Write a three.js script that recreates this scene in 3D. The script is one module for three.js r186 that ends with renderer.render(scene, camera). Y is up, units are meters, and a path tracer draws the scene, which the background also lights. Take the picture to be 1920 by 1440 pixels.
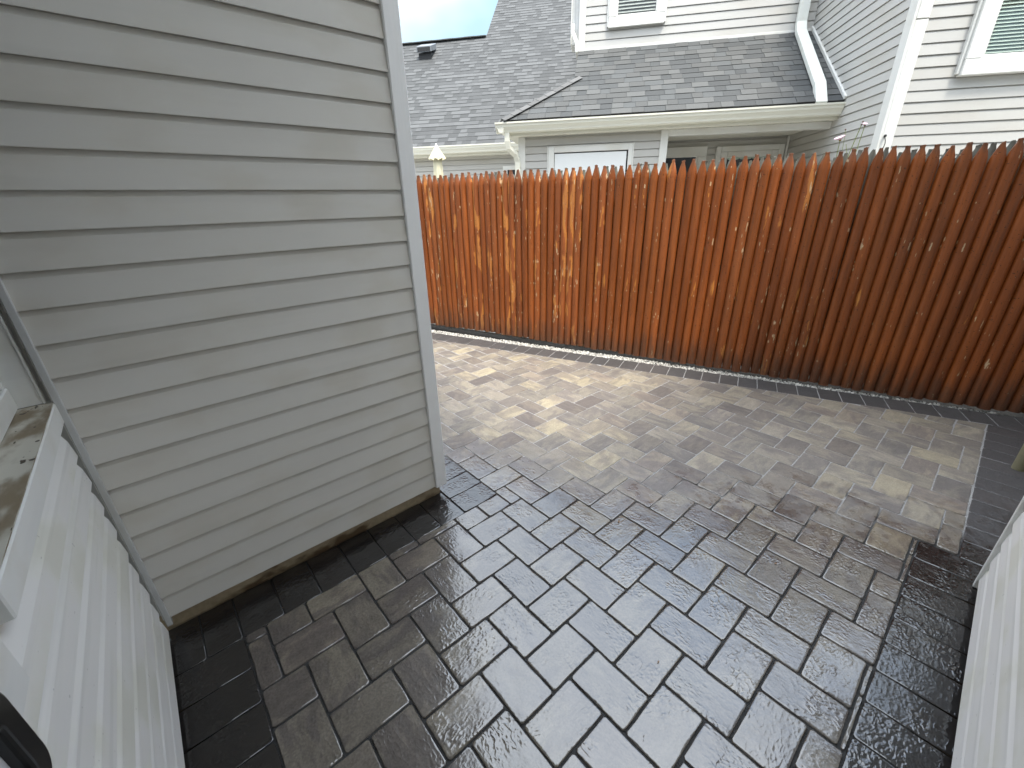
import * as THREE from 'three';
import { mergeGeometries } from 'three/addons/utils/BufferGeometryUtils.js';

// ---------- camera, sky, sun, exposure ----------
const scene = new THREE.Scene();
const camera = new THREE.PerspectiveCamera(85.03, 4 / 3, 0.02, 400);
camera.position.set(-0.9013, 1.5472, 1.4337);
{
  const r = new THREE.Vector3(0.7526, -0.0211, 0.6582), u = new THREE.Vector3(0.2781, 0.9163, -0.2886), f = new THREE.Vector3(0.5969, -0.4003, -0.6954);
  camera.quaternion.setFromRotationMatrix(new THREE.Matrix4().makeBasis(r, u, f.clone().negate()));
  camera.updateMatrixWorld();
}
const renderer = new THREE.WebGLRenderer({ antialias: true });
renderer.setSize(1024, 768);
renderer.toneMapping = THREE.LinearToneMapping;
renderer.toneMappingExposure = 3.05;
renderer.shadowMap.enabled = true;

const SUN_EL = 68 * Math.PI / 180;
const SUN = new THREE.Vector3(-0.27 * Math.cos(SUN_EL), Math.sin(SUN_EL), 0.963 * Math.cos(SUN_EL)).normalize();
const sun = new THREE.DirectionalLight(new THREE.Color(1, 0.94, 0.84), 1.55);
sun.position.copy(SUN).multiplyScalar(30);
sun.castShadow = true; sun.shadow.radius = 20; sun.shadow.mapSize.set(2048, 2048);
Object.assign(sun.shadow.camera, { left: -12, right: 12, top: 12, bottom: -12, near: 1, far: 70 });
scene.add(sun);

// ---------- random numbers, noise ----------
function rng(seed) { let s = seed >>> 0; return () => { s = (s + 0x6D2B79F5) | 0; let t = Math.imul(s ^ (s >>> 15), 1 | s); t = (t + Math.imul(t ^ (t >>> 7), 61 | t)) ^ t; return ((t ^ (t >>> 14)) >>> 0) / 4294967296; }; }
const R = rng(20240611);
const rr = (a, b) => a + (b - a) * R();
const clamp = (x, a = 0, b = 1) => Math.min(b, Math.max(a, x));
const sstep = (a, b, x) => { const t = clamp((x - a) / (b - a)); return t * t * (3 - 2 * t); };
const mix = (a, b, t) => a + (b - a) * t;
function hash(x, y, s) { let h = Math.imul(x, 374761393) ^ Math.imul(y, 668265263) ^ Math.imul(s, 974634541); h = Math.imul(h ^ (h >>> 13), 1274126177); return ((h ^ (h >>> 16)) >>> 0) / 4294967296; }
function vnoise(x, y, px, py, s) {               // value noise that repeats after px, py cells
  const xi = Math.floor(x), yi = Math.floor(y), fx = x - xi, fy = y - yi;
  const a = ((xi % px) + px) % px, b = (a + 1) % px, c = ((yi % py) + py) % py, d = (c + 1) % py;
  const u = fx * fx * (3 - 2 * fx), v = fy * fy * (3 - 2 * fy);
  return mix(mix(hash(a, c, s), hash(b, c, s), u), mix(hash(a, d, s), hash(b, d, s), u), v);
}
function fbm(u, v, px, py, oct, s) { let a = 0.5, t = 0, n = 0; for (let i = 0; i < oct; i++) { t += a * vnoise(u * px, v * py, px, py, s + i); n += a; a *= 0.5; px *= 2; py *= 2; } return t / n; }
function tex(w, h, fn, srgb, rep = true) {       // fn(u, v) -> [r, g, b] 0..1 (linear values when srgb: encoded here)
  const d = new Uint8Array(w * h * 4), enc = (x) => srgb ? (x <= 0.0031308 ? 12.92 * x : 1.055 * Math.pow(x, 1 / 2.4) - 0.055) : x;
  for (let j = 0; j < h; j++) for (let i = 0; i < w; i++) {
    const c = fn((i + 0.5) / w, (j + 0.5) / h), k = (j * w + i) * 4;
    for (let q = 0; q < 3; q++) d[k + q] = Math.round(255 * enc(clamp(c[q])));
    d[k + 3] = 255;
  }
  const t = new THREE.DataTexture(d, w, h); t.magFilter = THREE.LinearFilter; t.minFilter = THREE.LinearMipmapLinearFilter; t.generateMipmaps = true;
  if (rep) t.wrapS = t.wrapT = THREE.RepeatWrapping;
  if (srgb) t.colorSpace = THREE.SRGBColorSpace;
  t.needsUpdate = true; return t;
}
const grey = (x) => [x, x, x];
function ranged(t, sx, sy, ch = 0) { const c = t.clone(); c.repeat.set(sx, sy); c.channel = ch; c.needsUpdate = true; return c; }

// ---------- sky ----------
{
  const w = 1024, h = 512, d = new Float32Array(w * h * 4);
  for (let j = 0; j < h; j++) for (let i = 0; i < w; i++) {
    const u = (i + 0.5) / w, v = (j + 0.5) / h, el = (v - 0.5) * Math.PI, az = (u - 0.5) * 2 * Math.PI;
    const x = Math.cos(el) * Math.cos(az), y = Math.sin(el), z = Math.cos(el) * Math.sin(az);
    const k = (j * w + i) * 4;
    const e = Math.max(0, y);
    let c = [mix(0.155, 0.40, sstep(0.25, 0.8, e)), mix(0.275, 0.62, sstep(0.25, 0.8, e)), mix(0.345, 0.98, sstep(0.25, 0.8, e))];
    // clouds: on a flat layer, so they gather towards the horizon
    const q = 1 / (e + 0.22), n1 = fbm(x * q * 0.11 + 0.37, z * q * 0.11 + 0.21, 6, 6, 6, 5), n2 = fbm(x * q * 0.23 + 0.1, z * q * 0.23 + 0.7, 8, 8, 5, 17);
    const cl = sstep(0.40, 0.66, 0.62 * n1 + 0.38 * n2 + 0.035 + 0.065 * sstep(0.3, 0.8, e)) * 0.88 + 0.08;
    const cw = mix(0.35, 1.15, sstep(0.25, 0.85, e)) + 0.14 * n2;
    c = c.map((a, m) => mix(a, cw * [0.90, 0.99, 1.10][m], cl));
    const cs = x * SUN.x + y * SUN.y + z * SUN.z;
    const gl = 0.9 * Math.pow(Math.max(0, cs), 14) + 0.3 * Math.pow(Math.max(0, cs), 3);
    c = c.map((a, m) => a + gl * [1.0, 0.97, 0.92][m]);
    if (y < 0) c = c.map((a, m) => mix(a, [0.30, 0.31, 0.30][m], sstep(0, -0.08, y)));
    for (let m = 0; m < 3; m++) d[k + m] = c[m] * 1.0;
    d[k + 3] = 1;
  }
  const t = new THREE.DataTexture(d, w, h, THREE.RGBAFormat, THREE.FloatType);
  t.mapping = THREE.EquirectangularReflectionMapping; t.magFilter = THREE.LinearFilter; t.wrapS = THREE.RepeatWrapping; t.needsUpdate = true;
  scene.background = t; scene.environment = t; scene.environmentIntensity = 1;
}

// ---------- naming and building helpers ----------
const used = {};
function numbered(n) { const k = used[n] = (used[n] ?? -1) + 1; return k ? `${n}_${String(k).padStart(3, '0')}` : n; }
function root(name, data, pos = [0, 0, 0], turn = 0) { const g = new THREE.Group(); g.name = numbered(name); g.position.set(...pos); g.rotation.y = turn; g.userData = { ...data }; scene.add(g); return g; }
function mesh(name, geo, mat, parent, data) { const m = new THREE.Mesh(geo, mat); m.name = numbered(name); m.castShadow = m.receiveShadow = true; if (data) m.userData = { ...data }; parent.add(m); return m; }
function sub(name, parent, pos = [0, 0, 0], turn = 0) { const g = new THREE.Group(); g.name = numbered(name); g.position.set(...pos); g.rotation.y = turn; parent.add(g); return g; }
// box from min to max corners, uv in metres, edges chamfered a little
function box(x0, y0, z0, x1, y1, z1, c = 0) {
  const P = [], N = [], U = [];
  const quad = (a, b, e, f) => {
    const n = new THREE.Vector3().subVectors(b, a).cross(new THREE.Vector3().subVectors(e, a)).normalize();
    for (const p of [a, b, e, a, e, f]) {
      P.push(p.x, p.y, p.z); N.push(n.x, n.y, n.z);
      const ax = Math.abs(n.x), ay = Math.abs(n.y), az = Math.abs(n.z);
      if (ay >= ax && ay >= az) U.push(p.x, p.z); else if (ax >= az) U.push(p.z, p.y); else U.push(p.x, p.y);
    }
  };
  const V = (x, y, z) => new THREE.Vector3(x, y, z);
  if (!c) {
    quad(V(x0, y0, z1), V(x1, y0, z1), V(x1, y1, z1), V(x0, y1, z1)); quad(V(x1, y0, z0), V(x0, y0, z0), V(x0, y1, z0), V(x1, y1, z0));
    quad(V(x1, y0, z1), V(x1, y0, z0), V(x1, y1, z0), V(x1, y1, z1)); quad(V(x0, y0, z0), V(x0, y0, z1), V(x0, y1, z1), V(x0, y1, z0));
    quad(V(x0, y1, z1), V(x1, y1, z1), V(x1, y1, z0), V(x0, y1, z0)); quad(V(x0, y0, z0), V(x1, y0, z0), V(x1, y0, z1), V(x0, y0, z1));
  } else {
    const X = [x0, x1], Y = [y0, y1], Z = [z0, z1], s = [1, -1];
    const vx = (i, j, k) => V(X[i], Y[j] + s[j] * c, Z[k] + s[k] * c), vy = (i, j, k) => V(X[i] + s[i] * c, Y[j], Z[k] + s[k] * c), vz = (i, j, k) => V(X[i] + s[i] * c, Y[j] + s[j] * c, Z[k]);
    const out = (a, b, e, f) => { const m = a.clone().add(b).add(e).add(f).multiplyScalar(0.25).sub(V((x0 + x1) / 2, (y0 + y1) / 2, (z0 + z1) / 2)); const n = new THREE.Vector3().subVectors(b, a).cross(new THREE.Vector3().subVectors(e, a)); if (n.dot(m) < 0) quad(f, e, b, a); else quad(a, b, e, f); };
    for (const i of [0, 1]) { out(vx(i, 0, 0), vx(i, 0, 1), vx(i, 1, 1), vx(i, 1, 0)); out(vy(0, i, 0), vy(0, i, 1), vy(1, i, 1), vy(1, i, 0)); out(vz(0, 0, i), vz(0, 1, i), vz(1, 1, i), vz(1, 0, i)); }
    for (const i of [0, 1]) for (const j of [0, 1]) {
      out(vx(i, j, 0), vx(i, j, 1), vy(i, j, 1), vy(i, j, 0)); out(vx(i, 0, j), vx(i, 1, j), vz(i, 1, j), vz(i, 0, j)); out(vy(0, i, j), vy(1, i, j), vz(1, i, j), vz(0, i, j));
      for (const k of [0, 1]) { const a = vx(i, j, k), b = vy(i, j, k), e = vz(i, j, k); out(a, b, e, e.clone()); }
    }
  }
  return geom(P, N, U);
}
function geom(P, N, U, col, U1) {
  const g = new THREE.BufferGeometry();
  g.setAttribute('position', new THREE.Float32BufferAttribute(P, 3));
  if (N) g.setAttribute('normal', new THREE.Float32BufferAttribute(N, 3));
  g.setAttribute('uv', new THREE.Float32BufferAttribute(U ?? new Array(P.length / 3 * 2).fill(0), 2));
  if (col) g.setAttribute('color', new THREE.Float32BufferAttribute(col, 3));
  if (U1) g.setAttribute('uv1', new THREE.Float32BufferAttribute(U1, 2));
  if (!N) g.computeVertexNormals();
  return g;
}
const merge = (a) => mergeGeometries(a.map((g) => { const h = g.index ? g.toNonIndexed() : g; for (const k of Object.keys(h.attributes)) if (!['position', 'normal', 'uv'].includes(k)) h.deleteAttribute(k); return h; }));
// a profile (list of [out, up]) run along +x from 0 to len; uv in metres; flat-shaded
function run(profile, len, segs = 1, wave = 0, seed = 0, capped = true) {
  const P = [], U = [], n = profile.length;
  const pt = (i, k) => { const x = len * i / segs, w = wave ? wave * (vnoise(x * 1.7 + seed * 3.1, profile[k][1] * 6, 999, 999, 71 + seed) - 0.5) : 0; return [x, profile[k][1] + w * 0.5, profile[k][0] + w]; };
  let L = 0;
  for (let k = 0; k < n; k++) {
    const k2 = (k + 1) % n, dl = Math.hypot(profile[k2][0] - profile[k][0], profile[k2][1] - profile[k][1]);
    for (let i = 0; i < segs; i++) {
      const a = pt(i, k), b = pt(i + 1, k), c = pt(i + 1, k2), d = pt(i, k2);
      P.push(...a, ...b, ...c, ...a, ...c, ...d);
      U.push(a[0], L, b[0], L, b[0], L + dl, a[0], L, b[0], L + dl, a[0], L + dl);
    }
    L += dl;
  }
  if (capped) for (const i of [0, segs]) for (let k = 1; k < n - 1; k++) { const t = [pt(i, 0), pt(i, k), pt(i, k + 1)]; if (!i) t.reverse(); for (const p of t) { P.push(...p); U.push(p[2], p[1]); } }
  const g = geom(P, null, U);
  return g;
}
function tube(pts, r, seg = 24, rad = 8) { return new THREE.TubeGeometry(new THREE.CatmullRomCurve3(pts.map((p) => new THREE.Vector3(...p))), seg, r, rad, false); }

// ---------- textures and materials ----------
const std = (o) => new THREE.MeshStandardMaterial(o);
const phy = (o) => new THREE.MeshPhysicalMaterial(o);
const lin = (r, g, b) => new THREE.Color().setRGB(r, g, b);
const grainT = tex(1024, 512, (u, v) => grey(0.5 + 0.9 * (fbm(u, v, 4, 96, 3, 31) - 0.5) + 0.3 * (fbm(u, v, 12, 256, 2, 37) - 0.5)));
const dirtT = tex(1024, 1024, (u, v) => {
  const a = fbm(u, v, 5, 7, 5, 41), b = fbm(u, v, 3, 22, 4, 43), s = fbm(u, v, 60, 60, 2, 44);
  const k = 1 - 0.06 * sstep(0.5, 0.75, a) - 0.025 * sstep(0.52, 0.72, b);
  return [k, k * mix(1, 0.985, sstep(0.5, 0.7, a)), k * mix(1, 0.95, sstep(0.45, 0.75, a))];
}, true);
const grimeT = tex(1024, 1024, (u, v) => {         // heavier: dragged dirt on the low white walls
  const a = fbm(u, v, 6, 4, 5, 51), b = fbm(u, v, 2, 30, 4, 53), s = fbm(u, v, 80, 80, 2, 54);
  const k = 1 - 0.09 * sstep(0.48, 0.72, a) - 0.08 * sstep(0.5, 0.75, b) - 0.3 * sstep(0.9, 0.94, s);
  return [k, k * 0.995, k * mix(1, 0.93, sstep(0.42, 0.7, a))];
}, true);
const M = {};
M.siding = std({ color: lin(0.70, 0.675, 0.625), map: ranged(dirtT, 0.7, 0.9), roughness: 0.42, bumpMap: ranged(grainT, 1.2, 2.2), bumpScale: 0.00012 });
M.sidingTrim = std({ color: lin(0.92, 0.915, 0.90), roughness: 0.4, bumpMap: ranged(grainT, 2.5, 1).clone(), bumpScale: 0.0005 });
M.sidingTrim.bumpMap.rotation = Math.PI / 2;
M.channel = std({ color: lin(0.56, 0.56, 0.55), map: ranged(dirtT, 1, 1), roughness: 0.4 });
M.whiteSiding = std({ color: lin(0.80, 0.79, 0.75), map: ranged(grimeT, 0.8, 1.4), roughness: 0.4, bumpMap: ranged(grainT, 1.2, 2.2), bumpScale: 0.00012 });
M.white = std({ color: lin(0.8, 0.8, 0.77), map: ranged(dirtT, 1.3, 1.3), roughness: 0.35 });
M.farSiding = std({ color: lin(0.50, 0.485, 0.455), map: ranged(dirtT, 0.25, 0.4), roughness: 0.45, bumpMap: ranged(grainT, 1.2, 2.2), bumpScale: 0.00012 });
M.farWhite = std({ color: lin(0.72, 0.71, 0.67), map: ranged(dirtT, 0.5, 0.5), roughness: 0.4 });
M.cream = std({ color: lin(0.74, 0.72, 0.62), roughness: 0.38 });
M.downspout = std({ color: lin(0.78, 0.78, 0.72), map: ranged(dirtT, 1.5, 1.5), roughness: 0.4 });
M.concrete = std({ map: ranged(tex(1024, 256, (u, v) => {
  const a = fbm(u, v, 16, 4, 5, 61), b = sstep(0.56, 0.72, fbm(u, v, 10, 5, 5, 63)), p = fbm(u, v, 160, 40, 2, 64);
  const k = mix(0.78, 1.1, a) * mix(0.85, 1.1, p);
  return [mix(0.50, 0.14, b) * k, mix(0.40, 0.09, b) * k, mix(0.26, 0.045, b) * k];
}, true), 0.5, 2), roughness: 0.8, bumpMap: ranged(grainT, 3, 3), bumpScale: 0.001 });
M.sill = std({ map: ranged(tex(256, 1024, (u, v) => {
  const a = sstep(0.36, 0.62, fbm(u, v, 3, 9, 5, 66)), b = sstep(0.78, 0.82, fbm(u, v, 12, 40, 3, 67));
  return [mix(mix(0.55, 0.23, a), 0.05, b), mix(mix(0.52, 0.18, a), 0.035, b), mix(mix(0.44, 0.115, a), 0.02, b)];
}, true), 6, 0.9), roughness: 0.5 });
M.glass = phy({ color: lin(0.02, 0.025, 0.03), roughness: 0.04, metalness: 0, ior: 1.5 });
M.pane = phy({ color: lin(1, 1, 1), roughness: 0.03, transmission: 1, thickness: 0, ior: 1.5 });
M.dark = std({ color: lin(0.02, 0.02, 0.02), roughness: 0.7 });
M.interior = std({ color: lin(0.03, 0.035, 0.033), roughness: 0.9 });
M.blind = std({ color: lin(0.42, 0.50, 0.42), roughness: 0.6 });
M.blindGrey = std({ color: lin(0.42, 0.45, 0.40), roughness: 0.6 });
M.whitePanel = std({ color: lin(0.8, 0.81, 0.8), roughness: 0.5 });
M.soil = std({ map: ranged(tex(512, 512, (u, v) => { const a = fbm(u, v, 24, 24, 4, 81); return [0.05 * a + 0.01, 0.043 * a + 0.008, 0.033 * a + 0.006]; }, true), 1.2, 1.2), roughness: 0.95, bumpMap: ranged(grainT, 4, 8), bumpScale: 0.004 });
M.blackPlastic = std({ color: lin(0.012, 0.012, 0.012), roughness: 0.3 });
M.paleEnamel = std({ color: lin(0.72, 0.72, 0.72), roughness: 0.2 });
M.metalPole = std({ color: lin(0.26, 0.24, 0.15), map: ranged(grimeT, 2, 2), roughness: 0.55 });

// wet ground: one map of where the water stands, laid over the whole patio in metres
const WX0 = -2.2, WZ0 = -5.2, WS = 7.2;
const wetAt = (x, z) => {
  const reach = 0.44 + 0.66 * (z + 0.5) - x;                // > 0 towards the near, hosed-down side
  const n = fbm(x / 4, z / 4, 16, 16, 4, 91) - 0.5, m = fbm(x / 4, z / 4, 120, 120, 3, 95) - 0.5;
  const w = 0.56 + 1.15 * reach + 0.9 * n + 0.7 * m + 0.9 * Math.exp(-((x - 0.2) ** 2 + (z + 0.2) ** 2) / 0.1);
  return sstep(0.05, 0.95, w);
};
const wetT = tex(2048, 2048, (u, v) => { const x = WX0 + u * WS, z = WZ0 + v * WS, w = wetAt(x, z); const n = fbm(u, v, 90, 90, 3, 97); return grey(mix(mix(0.62, 0.8, n), mix(0.10, 0.24, n), w)); }, false, false);
wetT.channel = 1;
const stoneBumpT = tex(1024, 1024, (u, v) => {
  const wx = 0.03 * (fbm(u, v, 12, 12, 2, 101) - 0.5), a = fbm(u + wx, v - wx, 18, 30, 2, 103), b = fbm(u, v, 9, 12, 2, 105), c = fbm(u - wx, v, 44, 60, 1, 107), m = sstep(0.42, 0.68, fbm(u, v, 5, 5, 2, 109));
  const r = 1 - Math.abs(2 * a - 1);
  return grey(0.3 * b + (0.26 + 0.5 * m) * (0.55 * r * r + 0.45 * c) + 0.05 * fbm(u, v, 130, 130, 2, 110));
});
const stoneT = tex(2048, 2048, (u, v) => {         // blended concrete: charcoal, brown and buff clouds
  const w = fbm(u, v, 9, 9, 2, 111) - 0.5;
  const a = fbm(u + 0.03 * w, v + 0.08 * w, 22, 60, 5, 113), b = fbm(u, v, 11, 11, 3, 115), g = fbm(u, v, 400, 400, 2, 117), s = fbm(u, v, 26, 110, 4, 119);
  const t = sstep(0.42, 0.62, 0.5 * a + 0.5 * b), k = (0.74 + 0.5 * g) * (0.78 + 0.44 * s);
  return [mix(0.182, 0.275, t) * k, mix(0.156, 0.240, t) * k, mix(0.134, 0.186, t) * k];
}, true);
M.paver = phy({ color: 0xffffff, vertexColors: true, map: ranged(stoneT, 0.5, 0.5), roughness: 1, roughnessMap: wetT, bumpMap: ranged(stoneBumpT, 2.4, 2.4), bumpScale: 0.0019, ior: 1.95 });
const charT = tex(512, 512, (u, v) => { const g = fbm(u, v, 120, 120, 3, 121), a = fbm(u, v, 6, 6, 4, 123), k = (0.6 + 0.8 * g) * (0.75 + 0.5 * a); return [0.040 * k, 0.036 * k, 0.035 * k]; }, true);
M.borderPaver = phy({ color: 0xffffff, vertexColors: true, map: ranged(charT, 1.6, 1.6), roughness: 1, roughnessMap: wetT, bumpMap: ranged(stoneBumpT, 2.4, 2.4), bumpScale: 0.0024, ior: 1.85 });
M.sand = phy({ color: 0xffffff, vertexColors: true, map: ranged(tex(512, 512, (u, v) => { const g = fbm(u, v, 160, 160, 2, 131); return grey(0.35 + 0.65 * g); }, true), 2.5, 2.5), roughness: 0.8, bumpMap: ranged(stoneBumpT, 8, 8), bumpScale: 0.004 });

// stained, flaking stockade pickets: u runs across many pickets, v up the fence (0 = ground, 1 = 2 m)
function stainTex(flake, seed) {
  return tex(1024, 2048, (u, v) => {
    const gr = fbm(u, v, 220, 10, 3, seed), st = fbm(u, v, 26, 4, 4, seed + 3), lowf = fbm(u, v, 10, 5, 3, seed + 5);
    let c = [0.215 + 0.16 * st, 0.056 + 0.050 * st, 0.012 + 0.013 * st].map((x) => x * (0.72 + 0.4 * gr) * (0.8 + 0.4 * lowf));
    const f = fbm(u, v, 40, 9, 5, seed + 7), f2 = fbm(u, v, 110, 34, 3, seed + 9);
    const zone = fbm(u, v, 12, 5, 2, seed + 11);
    const big = sstep(0.0, 0.035, f + 0.35 * (zone - 0.5) - flake[0]), small = sstep(0.0, 0.03, f2 + 0.3 * (zone - 0.5) - flake[1]);
    const wood = [0.58 * (0.6 + 0.6 * gr), 0.22 * (0.6 + 0.6 * gr), 0.045];
    const pale = [0.62, 0.47, 0.29];
    c = c.map((x, m) => mix(x, wood[m], big * 0.9)); c = c.map((x, m) => mix(x, pale[m], small * 0.85));
    const hole = fbm(u, v, 150, 240, 2, seed + 13) > 0.83 ? 1 : 0; c = c.map((x) => x * (1 - 0.75 * hole));
    const low = sstep(0.17, 0.02, v + 0.14 * (fbm(u, v, 60, 16, 3, seed + 15) - 0.5)), dirt = [0.10, 0.055, 0.035];
    c = c.map((x, m) => mix(x, dirt[m] * (0.6 + 0.6 * gr), 0.7 * low));
    const top = sstep(0.872, 0.925, v + 0.05 * (fbm(u, v, 70, 30, 3, seed + 17) - 0.5)), bare = [0.15, 0.075, 0.045];
    c = c.map((x, m) => mix(x, bare[m] * (0.6 + 0.8 * gr), 0.65 * top));
    return c;
  }, true);
}
const fenceBump = tex(512, 1024, (u, v) => grey(0.5 * fbm(u, v, 120, 6, 3, 141) + 0.5 * fbm(u, v, 30, 14, 4, 143)));
M.picket = std({ map: stainTex([0.86, 0.85], 150), roughness: 0.31, bumpMap: fenceBump, bumpScale: 0.0025 });
M.picketFlaking = std({ map: stainTex([0.69, 0.775], 180), roughness: 0.5, bumpMap: fenceBump, bumpScale: 0.003 });
M.picketPeeled = std({ map: stainTex([0.535, 0.80], 190), roughness: 0.5, bumpMap: fenceBump, bumpScale: 0.003 });
M.oldWood = std({ map: ranged(tex(512, 1024, (u, v) => { const g = fbm(u, v, 130, 8, 3, 201), a = fbm(u, v, 12, 6, 4, 203); const k = 0.5 + 0.8 * g; return [mix(0.20, 0.13, a) * k, mix(0.19, 0.135, a) * k, mix(0.165, 0.10, a) * k]; }, true), 1, 1), roughness: 0.85, bumpMap: fenceBump, bumpScale: 0.003 });

// ---------- ground ----------
mesh('ground', (() => { const g = new THREE.PlaneGeometry(300, 300); g.rotateX(-Math.PI / 2); g.attributes.uv.array.forEach((v, i, a) => { a[i] = v * 300; }); return g; })(), M.soil, scene, { kind: 'structure' }).position.y = -0.045;

mesh('bounce_slab', box(3.2, -0.06, -14, 11, -0.03, 6), std({ color: lin(0.42, 0.41, 0.38), map: ranged(dirtT, 0.5, 0.5), roughness: 0.85 }), scene, { kind: 'structure', label: 'added pale slab hidden behind the fence to bounce light' });  // added, unseen slab: bounces light up into the porch recess and soffits
{ const g = scene.getObjectByName('bounce_slab').geometry; g.deleteAttribute('normal'); const p = g.attributes.position; for (let i = 0; i < p.count; i++) if (p.getX(i) < 5) p.setX(i, 0.349 * p.getZ(i) + 3.088 + 0.25); g.computeVertexNormals(); }

// ---------- patio ----------
const W = 0.152, L = 0.228;
const patio = root('patio', { kind: 'structure', label: 'wet herringbone paver patio with charcoal soldier border beside the grey siding wall' });
const bIn = (z) => 0.386 * z + 2.762;              // inner edge line of the border along the fence
const bn = new THREE.Vector2(1, -0.386).normalize();   // away from the patio
// convex clip of a polygon [[x,z]...] by a*x + b*z <= c
function clip(poly, a, b, c) {
  const o = [];
  for (let i = 0; i < poly.length; i++) {
    const p = poly[i], q = poly[(i + 1) % poly.length], dp = a * p[0] + b * p[1] - c, dq = a * q[0] + b * q[1] - c;
    if (dp <= 0) o.push(p);
    if ((dp < 0 && dq > 0) || (dp > 0 && dq < 0)) { const t = dp / (dp - dq); o.push([mix(p[0], q[0], t), mix(p[1], q[1], t)]); }
  }
  return o;
}
const area = (p) => { let s = 0; p.forEach((a, i) => { const b = p[(i + 1) % p.length]; s += a[0] * b[1] - a[1] * b[0]; }); return s / 2; };
// one stone: polygon shrunk by the joint, slightly wavy outline, rounded arris
function stoneGeo(poly, gap, cham, h, tone, along, seed, full) {
  const rnd = rng(seed);
  let p = area(poly) < 0 ? poly.slice().reverse() : poly;      // counter-clockwise in x,z
  const cx = p.reduce((s, a) => s + a[0], 0) / p.length, cz = p.reduce((s, a) => s + a[1], 0) / p.length;
  // inset by half planes
  const inset = (d) => { let o = p; for (let i = 0; i < p.length; i++) { const a = p[i], b = p[(i + 1) % p.length]; const ex = b[0] - a[0], ez = b[1] - a[1], l = Math.hypot(ex, ez); if (l < 1e-5) continue; const nx = ez / l, nz = -ex / l; o = clip(o, nx, nz, nx * a[0] + nz * a[1] - d); } return o; };
  const base = inset(gap / 2); if (base.length < 3 || Math.abs(area(base)) < 0.0006) return null;
  // ring of points along the outline
  const ring = [];
  for (let i = 0; i < base.length; i++) {
    const a = base[i], b = base[(i + 1) % base.length], l = Math.hypot(b[0] - a[0], b[1] - a[1]); if (l < 0.004) continue;
    const n = full ? Math.max(1, Math.round(l / 0.055)) : 1, c = Math.min(0.006, l * 0.25);
    for (let k = 0; k < n; k++) {
      let t = k / n; if (k === 0) t = c / l;
      const w = k ? (rnd() - 0.5) * 0.0028 : (rnd() - 0.5) * 0.0012;
      ring.push([mix(a[0], b[0], t) + w * (b[1] - a[1]) / l, mix(a[1], b[1], t) - w * (b[0] - a[0]) / l]);
    }
    if (full) ring.push([mix(a[0], b[0], 1 - c / l), mix(a[1], b[1], 1 - c / l)]);
  }
  const N = ring.length; if (N < 3) return null;
  const tx = (rnd() - 0.5) * 0.016, tz = (rnd() - 0.5) * 0.016, up = h + (rnd() - 0.5) * 0.0016;
  const Y = (q, d) => up + d + (q[0] - cx) * tx + (q[1] - cz) * tz;
  const shrink = (q, s) => { const dx = q[0] - cx, dz = q[1] - cz, l = Math.hypot(dx, dz); const k = Math.max(0, 1 - s * 1.25 / l); return [cx + dx * k, cz + dz * k]; };
  const rings = [ring.map((q) => [q[0], up - 0.022, q[1]]), ring.map((q) => [q[0], Y(q, -cham), q[1]]), ring.map((q) => { const s = shrink(q, cham * 0.45); return [s[0], Y(s, -cham * 0.3), s[1]]; }), ring.map((q) => { const s = shrink(q, cham * 1.5); return [s[0], Y(s, 0), s[1]]; })];
  const P = [], U = [], U1 = [], C = [], N3 = [];
  const ou = rnd() * 7, ov = rnd() * 7, ca = Math.cos(along), sa = Math.sin(along), slope = [[1, 0.05], [0.8, 0.6], [0.22, 0.97], [0, 1]];
  const put = (q, r) => {
    P.push(...q); const dx = q[0] - cx, dz = q[2] - cz, l = Math.hypot(dx, dz) || 1; U.push(ou + dx * ca + dz * sa, ov - dx * sa + dz * ca); U1.push((q[0] - WX0) / WS, (q[2] - WZ0) / WS); C.push(...tone);
    const n = [dx / l * slope[r][0] - tx, slope[r][1], dz / l * slope[r][0] - tz], m = Math.hypot(...n); N3.push(n[0] / m, n[1] / m, n[2] / m);
  };
  for (let r = 0; r < 3; r++) for (let i = 0; i < N; i++) { const j = (i + 1) % N, a = rings[r][i], b = rings[r][j], c = rings[r + 1][j], d = rings[r + 1][i]; put(a, r); put(c, r + 1); put(b, r); put(a, r); put(d, r + 1); put(c, r + 1); }
  const cy = [cx, Y([cx, cz], 0), cz];
  for (let i = 0; i < N; i++) { const j = (i + 1) % N; put(cy, 3); put(rings[3][j], 3); put(rings[3][i], 3); }
  return geom(P, N3, U, C, U1);
}
const tones = [[1, 0.98, 0.97], [0.72, 0.68, 0.67], [0.9, 0.87, 0.84], [0.62, 0.57, 0.56], [1.15, 1.13, 1.05], [0.8, 0.79, 0.79], [1.34, 1.29, 1.1], [1.0, 0.93, 0.88], [1.2, 1.16, 1.04], [0.85, 0.84, 0.83], [0.95, 0.92, 0.88]];
const fieldStones = [];
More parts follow.
